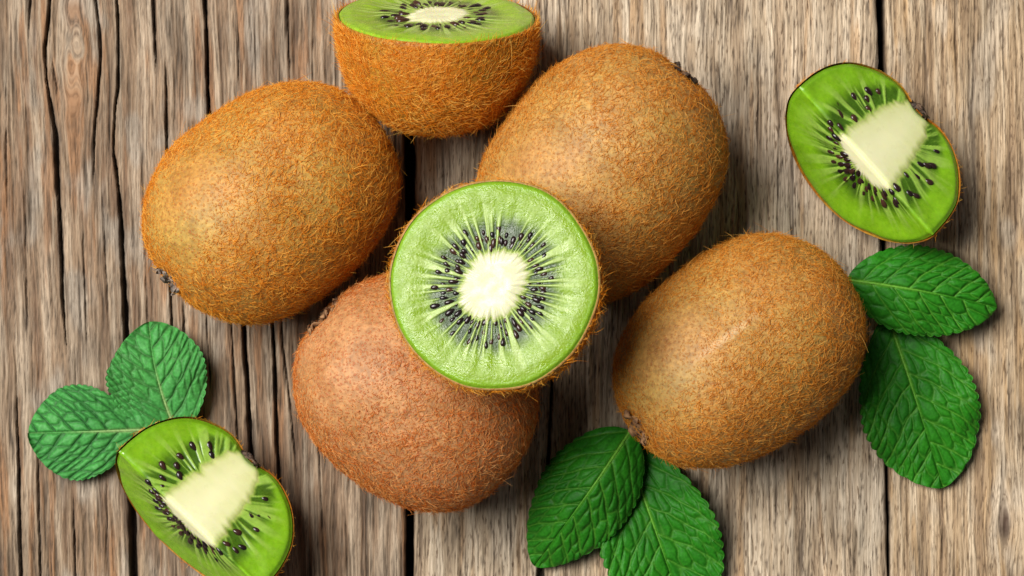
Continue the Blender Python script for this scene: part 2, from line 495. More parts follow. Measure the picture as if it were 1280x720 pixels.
def make_plank(edge_l, edge_r, style, seed, fine=True):
    """edge_l, edge_r: [(x_px, y_px), ...] outlines of the two long edges"""
    ys_f = np.arange(-0.095, 0.0951, 0.0011) if fine else np.arange(-0.095, 0.0951, 0.01)
    ys = np.concatenate([np.arange(-0.55, -0.096, 0.03), ys_f, np.arange(0.11, 0.56, 0.03)])
    pyy = 360 - ys / S
    l = np.array(edge_l, float); r = np.array(edge_r, float)
    xl = np.interp(pyy, l[:, 1], l[:, 0]) + (0.8 * noise3(pyy * 0.03, seed, 1.5) + 0.5 * noise3(pyy * 0.11, seed, 5.5))
    xr = np.interp(pyy, r[:, 1], r[:, 0]) + (0.8 * noise3(pyy * 0.03, seed, 2.5) + 0.5 * noise3(pyy * 0.11, seed, 6.5))
    width = abs(np.mean(r[:, 0]) - np.mean(l[:, 0]))
    a, b_ = np.mean(l[:, 0]), np.mean(r[:, 0])
    # columns fine where the picture is, coarser outside
    cols = [0.0]
    x = a
    while x < b_:
        step = 1.05 if (fine and -30 < x < 1310) else 12
        x += step
        cols.append(min((x - a) / (b_ - a), 1.0))
    s = np.array(cols)
    PXg = xl[:, None] * (1 - s[None]) + xr[:, None] * s[None]
    X = (PXg - 640) * S
    Y = np.repeat(ys[:, None], len(s), 1)
    z, col, grain = wood_fields(X, Y, style, seed)
    dl = (PXg - xl[:, None]) * S * 1000
    dr = (xr[:, None] - PXg) * S * 1000
    ed = np.minimum(dl, dr)
    z = z - 0.0011 * np.exp(-np.clip(ed, 0, None) / 0.35)
    col = mixc(col, np.array([0.05, 0.03, 0.02]), 0.75 * np.exp(-np.clip(ed, 0, None) / 0.3))
    z = z - 0.0004 - max(0, 0)
    # skirts down the long edges
    Xs = np.concatenate([X[:, :1] + 0.0003, X[:, :1], X, X[:, -1:], X[:, -1:] - 0.0003], 1)
    Ys = np.concatenate([Y[:, :1]] * 2 + [Y] + [Y[:, -1:]] * 2, 1)
    lo = np.full((len(ys), 1), -0.018)
    Zs = np.concatenate([lo, z[:, :1] - 0.002, z, z[:, -1:] - 0.002, lo], 1)
    pad = lambda A: np.concatenate([A[:, :1]] * 2 + [A] + [A[:, -1:]] * 2, 1)
    V = np.stack([Xs, Ys, Zs], -1)
    nu, nv = Xs.shape
    f = grid_faces(nu, nv)
    o = mesh_obj("plank", V.reshape(-1, 3), f, WOOD, table, True,
                 {"Col": ('FLOAT_COLOR', pad(col).reshape(-1, 3)), "grain": ('FLOAT_VECTOR', pad(grain).reshape(-1, 3))})
    return o


A_ = np.array
STY_L = dict(mid=A_([0.2332, 0.1566, 0.0955]), light=A_([0.3638, 0.2816, 0.1984]), brown=A_([0.1492, 0.0862, 0.0486]), warm=A_([0.2519, 0.1232, 0.0526]),
             pale=A_([0.3265, 0.2772, 0.2186]), dark=A_([0.0560, 0.0396, 0.0259]), yf=1.3, fleck=0.30, yg=0.9, pw=0.75, fw=0.45, hi=0.22)
STY_M = dict(mid=A_([.415, .320, .215]), light=A_([.54, .445, .325]), brown=A_([.30, .215, .135]), warm=A_([.40, .26, .14]),
             pale=A_([.54, .455, .345]), dark=A_([.095, .062, .040]), yf=1.1, fleck=0.85, yg=0.8, pw=0.6, fw=0.18, hi=0.22)
STY_R = dict(mid=A_([.40, .285, .170]), light=A_([.54, .425, .290]), brown=A_([.26, .170, .095]), warm=A_([.41, .26, .125]),
             pale=A_([.50, .42, .32]), dark=A_([.090, .055, .034]), yf=1.2, fleck=0.7, yg=0.85, pw=0.6, fw=0.24, hi=0.28)

J1L = [(506, -2400), (505, 0), (506, 300), (507, 640), (507, 720), (508, 3200)]
J1R = [(518, -2400), (518, 0), (519, 300), (517, 640), (517, 720), (517, 3200)]
J2L = [(1094, -2400), (1096, 0), (1098, 60), (1104, 400), (1107, 560), (1110, 720), (1112, 3200)]
J2R = [(1105, -2400), (1106, 0), (1107, 60), (1109, 400), (1111, 560), (1113.5, 720), (1118, 3200)]
sh = lambda e, d: [(x + d, y) for x, y in e]
make_plank([(-92, -2400), (-90, 3200)], J1L, STY_L, 1.0)
make_plank(J1R, J2L, STY_M, 2.0)
make_plank(J2R, [(1716, -2400), (1722, 3200)], STY_R, 3.0)
make_plank([(-700, -2400), (-697, 3200)], [(-101, -2400), (-99, 3200)], STY_M, 4.0, False)
make_plank([(1726, -2400), (1731, 3200)], [(2330, -2400), (2330, 3200)], STY_L, 5.0, False)
make_plank([(-1320, -2400), (-1320, 3200)], [(-708, -2400), (-706, 3200)], STY_R, 6.0, False)
DARKW = plain_material("shaded_batten_wood", (0.03, 0.022, 0.016), (0.05, 0.036, 0.026), 80)
bx = 0.62
mesh_obj("batten", [(-bx, -.55, -.019), (bx, -.55, -.019), (bx, .55, -.019), (-bx, .55, -.019),
                    (-bx, -.55, -.03), (bx, -.55, -.03), (bx, .55, -.03), (-bx, .55, -.03)],
         [(0, 1, 2, 3), (7, 6, 5, 4), (0, 4, 5, 1), (1, 5, 6, 2), (2, 6, 7, 3), (3, 7, 4, 0)], DARKW, table, False)

# ------------------------------------------------------------------ kiwi fruit
P_EXP = 2.3


class Fruit:
    """barrel shaped fruit; local x is its long axis, stem end at -x"""
    def __init__(s, a, b, c, taper=0.0, seed=0, p=P_EXP, dimple=0.0012, lump=0.02):
        s.lump = lump
        s.a, s.b, s.c, s.taper, s.seed, s.p, s.dimple = a, b, c, taper, seed, p, dimple

    def surf(s, phi, psi):
        ct, st = np.cos(phi), np.sin(phi)
        x = s.a * np.sign(ct) * np.abs(ct) ** (2 / s.p)
        r = np.abs(st) ** (2 / s.p)
        t = 1 + s.taper * x / s.a
        y = s.b * r * t * np.cos(psi)
        z = s.c * r * t * np.sin(psi)
        k = 1 + s.lump * fbm(x * 45 + s.seed * 5, y * 45, z * 45, 2)
        rr = np.sqrt(y * y + z * z)
        x = x - np.sign(x) * s.dimple * np.exp(-(rr / 0.005) ** 2)
        return np.stack([x * k, y * k, z * k], -1)

    def inside(s, P, m=0.0):
        x, y, z = P[..., 0], P[..., 1], P[..., 2]
        t = 1 + s.taper * x / s.a
        q = np.sqrt((y / ((s.b + m) * t)) ** 2 + (z / ((s.c + m) * t)) ** 2)
        return (np.abs(x) / (s.a + m)) ** s.p + q ** s.p < 1


def surf_normals(fr, phi, psi):
    e = 1e-3
    p0 = fr.surf(phi, psi)
    d1 = fr.surf(phi + e, psi) - p0
    d2 = fr.surf(phi, psi + e) - p0
    n = np.cross(d1, d2)
    n /= np.linalg.norm(n, axis=-1)[..., None] + 1e-12
    flip = np.sum(n * p0, -1) < 0
    n[flip] *= -1
    t = d1 / (np.linalg.norm(d1, axis=-1)[..., None] + 1e-12)
    return p0, n, t


def sample_surface(fr, n, phi_rng, psi_rng):
    """roughly even random points on the fruit: rejection by local area"""
    m = n * 4
    phi = rng.uniform(*phi_rng, m); psi = rng.uniform(*psi_rng, m)
    e = 2e-3
    p0 = fr.surf(phi, psi)
    ar = np.linalg.norm(np.cross(fr.surf(phi + e, psi) - p0, fr.surf(phi, psi + e) - p0), axis=-1)
    keep = rng.uniform(0, 1, m) < ar / np.quantile(ar, 0.995)
    idx = np.nonzero(keep)[0]
    while len(idx) < n:
        idx = np.concatenate([idx, idx])
    idx = idx[:n]
    return phi[idx], psi[idx]


def make_fuzz(fr, M, off, parent, mat, n, length, phi_rng=(0.03, math.pi - 0.03), psi_rng=(0, 2 * math.pi),
              lift=(0.15, 0.6), rad=0.00005, bare=None, flow=-1.0, spread=1.1, keep_fn=None):
    phi, psi = sample_surface(fr, n, phi_rng, psi_rng)
    p, nr, t = surf_normals(fr, phi, psi)
    if keep_fn is not None:
        k = keep_fn(p)
        p, nr, t = p[k], nr[k], t[k]
    n = len(p)
    bt = np.cross(nr, t)
    # swirling lay of the fuzz
    ang = fbm(p[:, 0] * 90 + fr.seed, p[:, 1] * 90, p[:, 2] * 90, 2) * 2.2 + rng.normal(0, spread, n)
    d = t * (flow * np.cos(ang))[:, None] + bt * np.sin(ang)[:, None]
    L = length * np.exp(rng.normal(0, 0.35, n)) * (1 + 0.5 * fbm(p[:, 0] * 130, p[:, 1] * 130, p[:, 2] * 130 + fr.seed, 2))
    W = p @ M.T                                   # world oriented for the short-fuzz patch that mimics a highlight
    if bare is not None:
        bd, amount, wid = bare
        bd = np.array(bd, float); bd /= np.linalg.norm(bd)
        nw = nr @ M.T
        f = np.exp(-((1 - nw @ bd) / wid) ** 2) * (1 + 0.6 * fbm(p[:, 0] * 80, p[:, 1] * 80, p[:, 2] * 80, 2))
        L *= np.clip(1 - amount * f, 0.12, 1)  # shorter fuzz bares paler skin here, a highlight built into the coat
    li = rng.uniform(lift[0], lift[1], n)
    K = 5
    pts = np.zeros((n, K, 3))
    side = np.cross(nr, d) * rng.normal(0, 0.75, n)[:, None]
    curl = rng.normal(-0.25, 0.45, n)
    for k in range(K):
        s_ = k / (K - 1)
        dirv = d * (s_ * np.cos(li))[:, None] + nr * (s_ * np.sin(li) + curl * li * s_ * s_)[:, None] + side * (s_ * s_)
        pts[:, k] = p + dirv * L[:, None]
    pts[:, 0] -= nr * 0.00008
    taper = np.array([1.0, 0.95, 0.8, 0.6, 0.2])
    radii = rad * rng.uniform(0.7, 1.3, n)[:, None] * taper[None]
    wp = pts @ M.T + off
    # nothing pokes through the table
    ok = wp[:, :, 2].min(1) > 0.0
    return hair_obj("fuzz", None, wp[ok], radii[ok], mat, parent)


def make_scar(fr, M, off, parent, mat, end=-1, r=0.0035, h=0.0018, nflake=16, seed=0, lean=0.4):
    """crusty remains of the sepals round the stem scar"""
    rg = np.random.default_rng(seed)
    V, F = [], []
    x0 = (fr.surf(np.array([0.02 if end > 0 else math.pi - 0.02]), np.array([0.0])))[0, 0]
    # low lumpy disc
    nr_, na = 5, 18
    for i in range(nr_):
        for j in range(na):
            q = (i / (nr_ - 1)) * r * (1 + 0.2 * rg.normal())
            a = 2 * math.pi * j / na
            V.append((x0 + end * (0.0006 * (1 - i / (nr_ - 1)) + 0.0003 * rg.normal() - 0.0004 * (i == nr_ - 1)), q * math.cos(a), q * math.sin(a)))
    F += [tuple(f) for f in grid_faces(nr_, na, True)]
    for k in range(nflake):
        a = 2 * math.pi * k / nflake + rg.normal(0, 0.25)
        q0 = r * rg.uniform(0.35, 0.8)
        q1 = r * rg.uniform(0.9, 1.35)
        hh = h * rg.uniform(0.35, 1.25)
        w = r * rg.uniform(0.16, 0.42)
        tw = rg.normal(0, 0.5)
        o_ = len(V)
        for s_ in range(5):
            u = s_ / 4
            q = q0 + (q1 - q0) * u
            drop = 0.5 * q * q / 0.03
            xx = x0 + end * (hh * math.sin(u * 2.2) - 0.0006 - drop)
            ww = w * (1 - 0.75 * u ** 1.6) * (1 + 0.25 * rg.normal())
            for sg in (-1, 1):
                for th in (0.00013, -0.00013):
                    xt = xx + end * (th + sg * tw * ww * 0.5) + 0.00022 * rg.normal()
                    V.append((xt, q * math.cos(a) - sg * ww * math.sin(a), q * math.sin(a) + sg * ww * math.cos(a)))
        for s_ in range(4):
            b0, b1 = o_ + s_ * 4, o_ + (s_ + 1) * 4
            F += [(b0, b0 + 2, b1 + 2, b1), (b0 + 1, b1 + 1, b1 + 3, b0 + 3), (b0, b1, b1 + 1, b0 + 1), (b0 + 2, b0 + 3, b1 + 3, b1 + 2)]
        e0 = o_ + 16
        F.append((e0, e0 + 2, e0 + 3, e0 + 1))
    V = np.array(V) @ M.T + off
    return mesh_obj("stem_scar", V, F, mat, parent, True)


SCAR_TAN = plain_material("dry_sepal_tan", (0.09, 0.040, 0.015), (0.34, 0.18, 0.075), 450)
SCAR_DARK = plain_material("dry_sepal_dark", (0.03, 0.018, 0.012), (0.12, 0.07, 0.04), 600)
SCAR_GREY = plain_material("dry_stem_grey", (0.09, 0.06, 0.045), (0.34, 0.29, 0.24), 600)


def kiwi_frame(yaw, pitch=0.0, roll=0.0):
    a, b_, c = math.radians(yaw), math.radians(pitch), math.radians(roll)
    R = Matrix.Rotation(a, 3, 'Z') @ Matrix.Rotation(-b_, 3, 'Y') @ Matrix.Rotation(c, 3, 'X')
    return np.array(R)


WHOLE = []


def make_kiwi(label, cx, cy, a_px, b_px, yaw, skin, fuzz, seed, flat=0.95, taper=0.0, pitch=0.0, n=34000, length=0.0013,
              scars=(), bare=None, roll=0.0, lift=(0.12, 0.6)):
    a_px *= 0.952; b_px *= 0.952
    zc = b_px * 1.935e-4 * flat
    k = S * (CAM_H - zc) / CAM_H
    fr = Fruit(a_px * k, b_px * k, b_px * k * flat, taper, seed)
    M = kiwi_frame(yaw, pitch, roll)
    nu, nv = 90, 128
    ph = np.linspace(0, math.pi, nu); ps = np.linspace(0, 2 * math.pi, nv, endpoint=False)
    PH, PS = np.meshgrid(ph, ps, indexing='ij')
    V = fr.surf(PH, PS).reshape(-1, 3) @ M.T
    zc = -V[:, 2].min() - 0.0002
    p = px(cx, cy, zc)
    root = thing("kiwi", label, "kiwi", (p[0], p[1], 0), "whole kiwi fruit")
    off = np.array([0, 0, zc])
    f = grid_faces(nu, nv, True)[:, ::-1]
    mesh_obj("skin", V + off, f, skin, root, True)
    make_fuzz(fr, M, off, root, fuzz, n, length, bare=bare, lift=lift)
    for end, mat, r, h, nf in scars:
        make_scar(fr, M, off, root, mat, end, r, h, nf, seed + 3)
    WHOLE.append((fr, M, p))
    return root


SK_GOLD = skin_material("kiwi_skin_golden", (0.42, 0.205, 0.040), (0.39, 0.24, 0.048), (0.3282, 0.0724, 0.0046), 0.55)
SK_TAN = skin_material("kiwi_skin_tan", (0.41, 0.208, 0.052), (0.38, 0.232, 0.055), (0.3129, 0.0771, 0.0071), 0.45)
SK_PINK = skin_material("kiwi_skin_pinkish", (0.45, 0.222, 0.090), (0.385, 0.185, 0.065), (0.3633, 0.0686, 0.0137), 0.6)
FZ_GOLD = fuzz_material("fuzz_golden", (0.5477, 0.1465, 0.0040), (0.7768, 0.2928, 0.0157), (0.9118, 0.5341, 0.0984))
FZ_TAN = fuzz_material("fuzz_tan", (0.4817, 0.1363, 0.0061), (0.6855, 0.2644, 0.0221), (0.8338, 0.4647, 0.1038))
FZ_RED = fuzz_material("fuzz_reddish", (0.4748, 0.0903, 0.0062), (0.6458, 0.2053, 0.0282), (0.8546, 0.4599, 0.1626))

SK_SCUFF = skin_material("kiwi_skin_scuffed", (0.41, 0.208, 0.052), (0.38, 0.232, 0.055), (0.3129, 0.0771, 0.0071), 0.45,
                         scuff=((-0.0035, 0.0048), 36, 0.0115, 0.0013, 0.03))
LD = (-0.55, 0.1, 0.85)  # light-facing side, where fuzz is shortened to imitate the pale highlight
make_kiwi("golden brown whole kiwi at far left with grey stem tip at its lower left end", 340, 252, 172, 138, 38,
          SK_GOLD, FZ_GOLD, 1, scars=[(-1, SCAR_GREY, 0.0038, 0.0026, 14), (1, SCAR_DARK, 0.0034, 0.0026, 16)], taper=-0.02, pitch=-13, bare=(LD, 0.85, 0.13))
make_kiwi("tan whole kiwi lying behind the upper right of the kiwi half in the middle", 748, 222, 178, 143, 50,
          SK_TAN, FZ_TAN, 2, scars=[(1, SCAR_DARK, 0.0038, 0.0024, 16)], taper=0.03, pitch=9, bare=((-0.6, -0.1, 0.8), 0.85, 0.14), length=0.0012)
make_kiwi("pinkish brown whole kiwi lying under the lower left of the kiwi half in the middle", 521, 490, 161, 141, -40,
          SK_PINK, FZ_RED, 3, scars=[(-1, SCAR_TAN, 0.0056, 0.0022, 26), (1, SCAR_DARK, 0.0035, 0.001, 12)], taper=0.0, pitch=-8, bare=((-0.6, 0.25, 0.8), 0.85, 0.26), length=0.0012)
make_kiwi("brown whole kiwi at right with crusty tan stem end above two mint leaves", 922, 441, 173, 132, 35,
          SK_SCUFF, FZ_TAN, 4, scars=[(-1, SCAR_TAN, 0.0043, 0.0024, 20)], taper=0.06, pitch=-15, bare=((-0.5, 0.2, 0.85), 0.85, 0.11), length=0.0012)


# ------------------------------------------------------------------ cut fruit
def core_radius(x, th, L, R, frac, long_core):
    w = 1 + (0.05 * np.cos(4 * (th - 0.5)) if frac < 0.33 else 0) + (0.13 if frac < 0.33 else 0.05) * np.cos(2 * (th - 0.9)) + 0.09 * fbm(np.cos(th) * 1.6, np.sin(th) * 1.6, x * 60 + R * 1000, 2)
    if long_core:
        ax = (1 - 0.34 * (x / L)) * np.sqrt(np.clip(1 - (x / L / 0.93) ** 6, 0, 1)) - 0.05 * sstep(0.9, 0.95, x / L)
    else:
        ax = np.ones_like(x)
        if frac > 0.33:
            ax = 1 / np.sqrt(np.cos(th) ** 2 + (np.sin(th) / 0.5) ** 2)
    return frac * R * w * ax


def flesh_colour(x, y, z, L, R, rs, pal, seed, frac=0.3, long_core=False, kray=13.0, fan=None, jagk=0.05, ray_lo=-0.05, edge_in=-0.06):
    r = np.sqrt(y * y + z * z)
    th = np.arctan2(z, y)
    rc = core_radius(x, th, L, R, frac, long_core)
    jag = jagk * R * fbm(np.cos(th) * 9, np.sin(th) * 9, seed * 3 + (x / L) * 14, 2)
    rc2 = rc + jag
    t = (r - rc2) / np.maximum(rs - rc, 0.12 * R)
    if fan is None:
        ray = noise3(np.cos(th) * kray, np.sin(th) * kray, seed + t * 0.9)
        ray2 = noise3(np.cos(th) * kray * 2.1, np.sin(th) * kray * 2.1, seed + 9 + t * 1.4)
    else:
        ray = noise3(fan * kray * 0.9, np.sign(y) * 3.3, seed + t * 0.9)
        ray2 = noise3(fan * kray * 2, np.sign(y) * 3.3, seed + 9 + t * 1.4)
    rays = sstep(ray_lo, ray_lo + 0.45, ray + 0.45 * ray2)
    core = t < 0
    zone = sstep(0.0, 0.08, t) * (1 - sstep(0.33, 0.60, t))
    outer = sstep(0.40, 0.75, t)
    col = np.broadcast_to(np.array(pal["green"]), x.shape + (3,)).copy()
    col = mixc(col, pal["deep"], zone * 0.92 * (1 - rays))
    fade = sstep(-0.02, 0.04, t) * (1 - sstep(0.5, 0.95, t))
    col = mixc(col, pal["ray"], fade * rays * pal["rayamt"])
    col = mixc(col, pal["bright"], outer * 0.6 * (0.6 + 0.6 * fbm(x * 300, y * 300, z * 300 + seed, 2)))
    edge = 1 - sstep(0.0, 0.11, (rs - r) / R)
    col = mixc(col, pal["rim"], edge * 0.75)
    fade2 = 1 - sstep(-0.02, 0.08, t)
    col = mixc(col, pal["halo"], fade2 * 0.8)
    corec = mixc(pal["core"], pal["halo"], 0.35 * np.clip(x / L, 0, 1) ** 1.3 + 0.3 * sstep(-0.45, 0.0, t)) if long_core else np.array(pal["core"])
    col = mixc(col, corec, 1 - sstep(edge_in, 0.04, t))
    col = col * (1 + 0.05 * (t > 0.1) * fbm(x * 700, y * 700, z * 700, 2))[..., None]
    return col, t, rays, zone, outer, edge


def seed_mesh():
    V, F = [], []
    nu, nv = 7, 8
    for i in range(nu):
        ph = math.pi * i / (nu - 1)
        for j in range(nv):
            a = 2 * math.pi * j / nv
            x = -math.cos(ph)
            w = math.sin(ph) * (1 - 0.32 * x)
            V.append((x, 0.56 * w * math.cos(a), 0.42 * w * math.sin(a)))
    F = [tuple(int(q) for q in f) for f in grid_faces(nu, nv, True)]
    me = bpy.data.meshes.new("seed")
    me.from_pydata(V, [], F)
    me.polygons.foreach_set("use_smooth", np.full(len(me.polygons), True))
    me.materials.append(SEED)
    return me


SEED_ME = seed_mesh()


def add_seed(parent, pos, out_dir, normal, size, sink=0.25):
    o = bpy.data.objects.new("seed", SEED_ME)
    C.objects.link(o)
    o.parent = parent
    x = Vector(out_dir).normalized()
    z = Vector(normal).normalized()
    y = z.cross(x).normalized()
    x = y.cross(z)
    m = Matrix((x, y, z)).transposed() @ Matrix.Diagonal((size * random.uniform(0.85, 1.15), size * random.uniform(0.85, 1.12), size))
    m4 = m.to_4x4()
    m4.translation = Vector(pos) - z * size * 0.42 * sink
    o.matrix_local = m4
    return o


def split_core(V, F, core_mask_v, cols, flesh_mat, core_mat, root):
    cm = core_mask_v[F].mean(1) > 0.5
    res = []
    for nm, sel, mat in (("flesh", ~cm, flesh_mat), ("core", cm, core_mat)):
        f = F[sel]
        used, inv = np.unique(f, return_inverse=True)
        res.append(mesh_obj(nm, V[used], inv.reshape(f.shape), mat, root, True, {"Col": ('FLOAT_COLOR', cols[used])}))
    return res


FL_WET = flesh_material("kiwi_flesh_wet", 0.33, 0.55, 0.25, 2100.0, 0.36)
FL_SMOOTH = flesh_material("kiwi_flesh_smooth", 0.30, 0.16, 0.5, 900.0, 0.5)
CORE = flesh_material("kiwi_core", 0.42, 0.02, 0.6, 300.0, 0.35, 0.25)
PAL_MID = dict(green=(.18, .295, .016), deep=(.022, .045, .016), ray=(.42, .52, .20), rayamt=0.7, bright=(.225, .34, .022), rim=(.17, .34, .015),
               halo=(.38, .43, .12), core=(.56, .555, .36))
PAL_TOP = dict(green=(.25, .41, .02), deep=(.08, .14, .015), ray=(.42, .52, .18), rayamt=0.6, bright=(.28, .45, .02), rim=(.22, .40, .015),
               halo=(.50, .56, .17), core=(.78, .78, .48))
PAL_Q = dict(green=(.17, .36, .010), deep=(.04, .10, .006), ray=(.34, .47, .11), rayamt=0.5, bright=(.22, .43, .012), rim=(.13, .29, .008),
             halo=(.44, .49, .14), core=(.74, .73, .45))


def axis_frame(n, up):
    """columns: x = n (face normal), z close to up"""
    x = np.array(n, float); x /= np.linalg.norm(x)
    u = np.array(up, float)
    y = np.cross(u, x); y /= np.linalg.norm(y)
    z = np.cross(x, y)
    return np.stack([x, y, z], 1)


def make_half(label, fr, M, centre, pal, flesh_mat, skin, fuzz, seed, nseed, nhair, hair_len, grain_amp, frac, rad=0.00005, lift=(0.3, 0.9), seed_len=(0.00095, 0.0014), kray=13.0, ray_lo=-0.05):
    """dome toward local -x, cut face at local x = 0"""
    root = thing("kiwi_half", label, "kiwi half", (centre[0], centre[1], 0), None)
    off = np.array([0, 0, centre[2]])
    nu, nv = 60, 200
    ph = np.linspace(math.pi / 2, math.pi, nu); ps = np.linspace(0, 2 * math.pi, nv, endpoint=False)
    PH, PS = np.meshgrid(ph, ps, indexing='ij')
    V = fr.surf(PH, PS)
    rim = V[0].copy()
    inner = rim * 0.982                                   # thin cut edge of the skin
    V = np.concatenate([inner[None], V], 0)
    skin_o = mesh_obj("skin", V.reshape(-1, 3) @ M.T + off, grid_faces(nu + 1, nv, True)[:, ::-1], skin, root, True)
    # cut face
    nr, na = 120, 480
    th = np.linspace(0, 2 * math.pi, na, endpoint=False)
    rr = np.linalg.norm(fr.surf(np.full(na, math.pi / 2), th)[:, 1:], axis=1) * 0.984
    q = np.linspace(0.0, 1, nr) ** 0.9 + 1e-5
    Q, T = np.meshgrid(q, th, indexing='ij')
    RS = np.repeat(rr[None], nr, 0)
    y, z = Q * RS * np.cos(T), Q * RS * np.sin(T)
    x = np.zeros_like(y)
    R = rr.mean()
    col, t, rays, zone, outer, edge = flesh_colour(x, y, z, fr.a, R, RS, pal, seed, frac, kray=kray, jagk=0.05, ray_lo=ray_lo)
    gr = fbm(y * 1100, z * 1100, seed * 1.3, 2)
    # grains drawn out along the rays in the outer flesh
    gr2 = noise3(np.cos(T) * 26, np.sin(T) * 26, Q * 26 + seed)
    h = 0.00055 * (rays - 0.5) * zone * grain_amp + (0.00006 * gr + 0.00003 * gr2) * sstep(0.2, 0.5, t) * grain_amp
    h = h + 0.00035 * (1 - sstep(-0.15, 0.08, t)) + 0.0004 * sstep(0.5, 0.8, t) * (1 - sstep(0.85, 1, Q)) - 0.0007 * sstep(0.955, 1.0, Q) ** 2
    h = h + 0.0003 * fbm(y * 120, z * 120, seed, 2)
    P = np.stack([h + 0.0004, y, z], -1).reshape(-1, 3)
    F = grid_faces(nr, na, True)
    Pw = P @ M.T + off
    fl, co = split_core(Pw, F, t.reshape(-1) < 0.0, col.reshape(-1, 3), flesh_mat, CORE, root)
    # seeds, in two loose rings
    nrm = M[:, 0]
    for i in range(nseed):
        a = 2 * math.pi * (i + random.uniform(-0.38, 0.38)) / nseed
        rc = float(core_radius(np.array([0.0]), np.array([a]), fr.a, R, frac, False)[0])
        tt = (0.10, 0.22, 0.34, 0.15, 0.28)[i % 5] + random.uniform(-0.05, 0.05)
        if random.random() < 0.06:
            continue
        r_ = rc + tt * (R - rc)
        p = np.array([0.00035, r_ * math.cos(a), r_ * math.sin(a)])
        d = np.array([0, math.cos(a + random.uniform(-.3, .3)), math.sin(a + random.uniform(-.3, .3))])
        add_seed(fl, p @ M.T + off, -(M @ d), nrm, random.uniform(*seed_len), random.uniform(-0.1, 0.9))
    make_fuzz(fr, M, off, root, fuzz, nhair, hair_len, phi_rng=(math.pi / 2 + 0.0012, math.pi - 0.03), lift=lift, rad=rad, spread=0.9)
    return root


# upper half, lying on its side, cut face towards the top of the picture
tlt = math.radians(70)
R_t = 125 * S * 0.967
n_t = np.array([0.02, math.sin(tlt), math.cos(tlt)])
M_t = axis_frame(n_t, (0, 0, 1))
fr_t = Fruit(0.0278, R_t, R_t, 0.0, 21, p=2.45)
_ph, _ps = np.meshgrid(np.linspace(math.pi / 2, math.pi, 40), np.linspace(0, 2 * math.pi, 80), indexing='ij')
zt = -(fr_t.surf(_ph, _ps).reshape(-1, 3) @ M_t.T)[:, 2].min()
SK_HALF = skin_material("kiwi_skin_half", (0.4452, 0.1584, 0.0104), (0.3180, 0.1881, 0.0175), (0.3816, 0.0792, 0.0044), 0.6)
FZ_HALF = fuzz_material("fuzz_half", (0.6045, 0.1623, 0.0041), (0.8546, 0.3334, 0.0178), (0.9118, 0.6130, 0.1373))
make_half("kiwi half lying on its side at the top edge with hairy skin facing the viewer", fr_t, M_t, px(546, 21, zt), PAL_TOP, FL_SMOOTH,
          SK_HALF, FZ_HALF, 5.0, 54, 26000, 0.0014, 0.35, 0.30, rad=0.000047, lift=(0.2, 0.75), seed_len=(0.0013, 0.0019))

# middle half, resting on the pinkish kiwi and the tan kiwi
fr_m = Fruit(0.0285, 0.0243, 0.0243, 0.0, 22, p=2.3, lump=0.034)
n_m = np.array([-0.15, 0.125, 1.0]); n_m /= np.linalg.norm(n_m)
M_m = axis_frame(n_m, (0, 1, 0))
dome = fr_m.surf(_ph, _ps).reshape(-1, 3) @ M_m.T
lo, hi = 0.03, 0.12
for _ in range(24):
    zc = (lo + hi) / 2
    p = px(617, 356, zc)
    hit = False
    for fr, M, pc in WHOLE:
        if fr.inside((dome + p - pc) @ M, -0.0003).any():
            hit = True
    if hit:
        lo = zc
    else:
        hi = zc
print("middle half face height", hi)
R_m = 132.5 * S * (CAM_H - hi) / CAM_H
SK_MID = skin_material("kiwi_skin_middle", (0.3816, 0.1881, 0.0437), (0.2968, 0.1881, 0.0437), (0.3180, 0.0891, 0.0131), 0.6)
make_half("kiwi half in the middle, cut face up, resting on two whole kiwis", fr_m, M_m, px(617, 356, hi), PAL_MID, FL_WET,
          SK_MID, FZ_HALF, 8.0, 112, 9000, 0.0013, 0.75, 0.315, seed_len=(0.00080, 0.00122), kray=19.0, ray_lo=0.02)


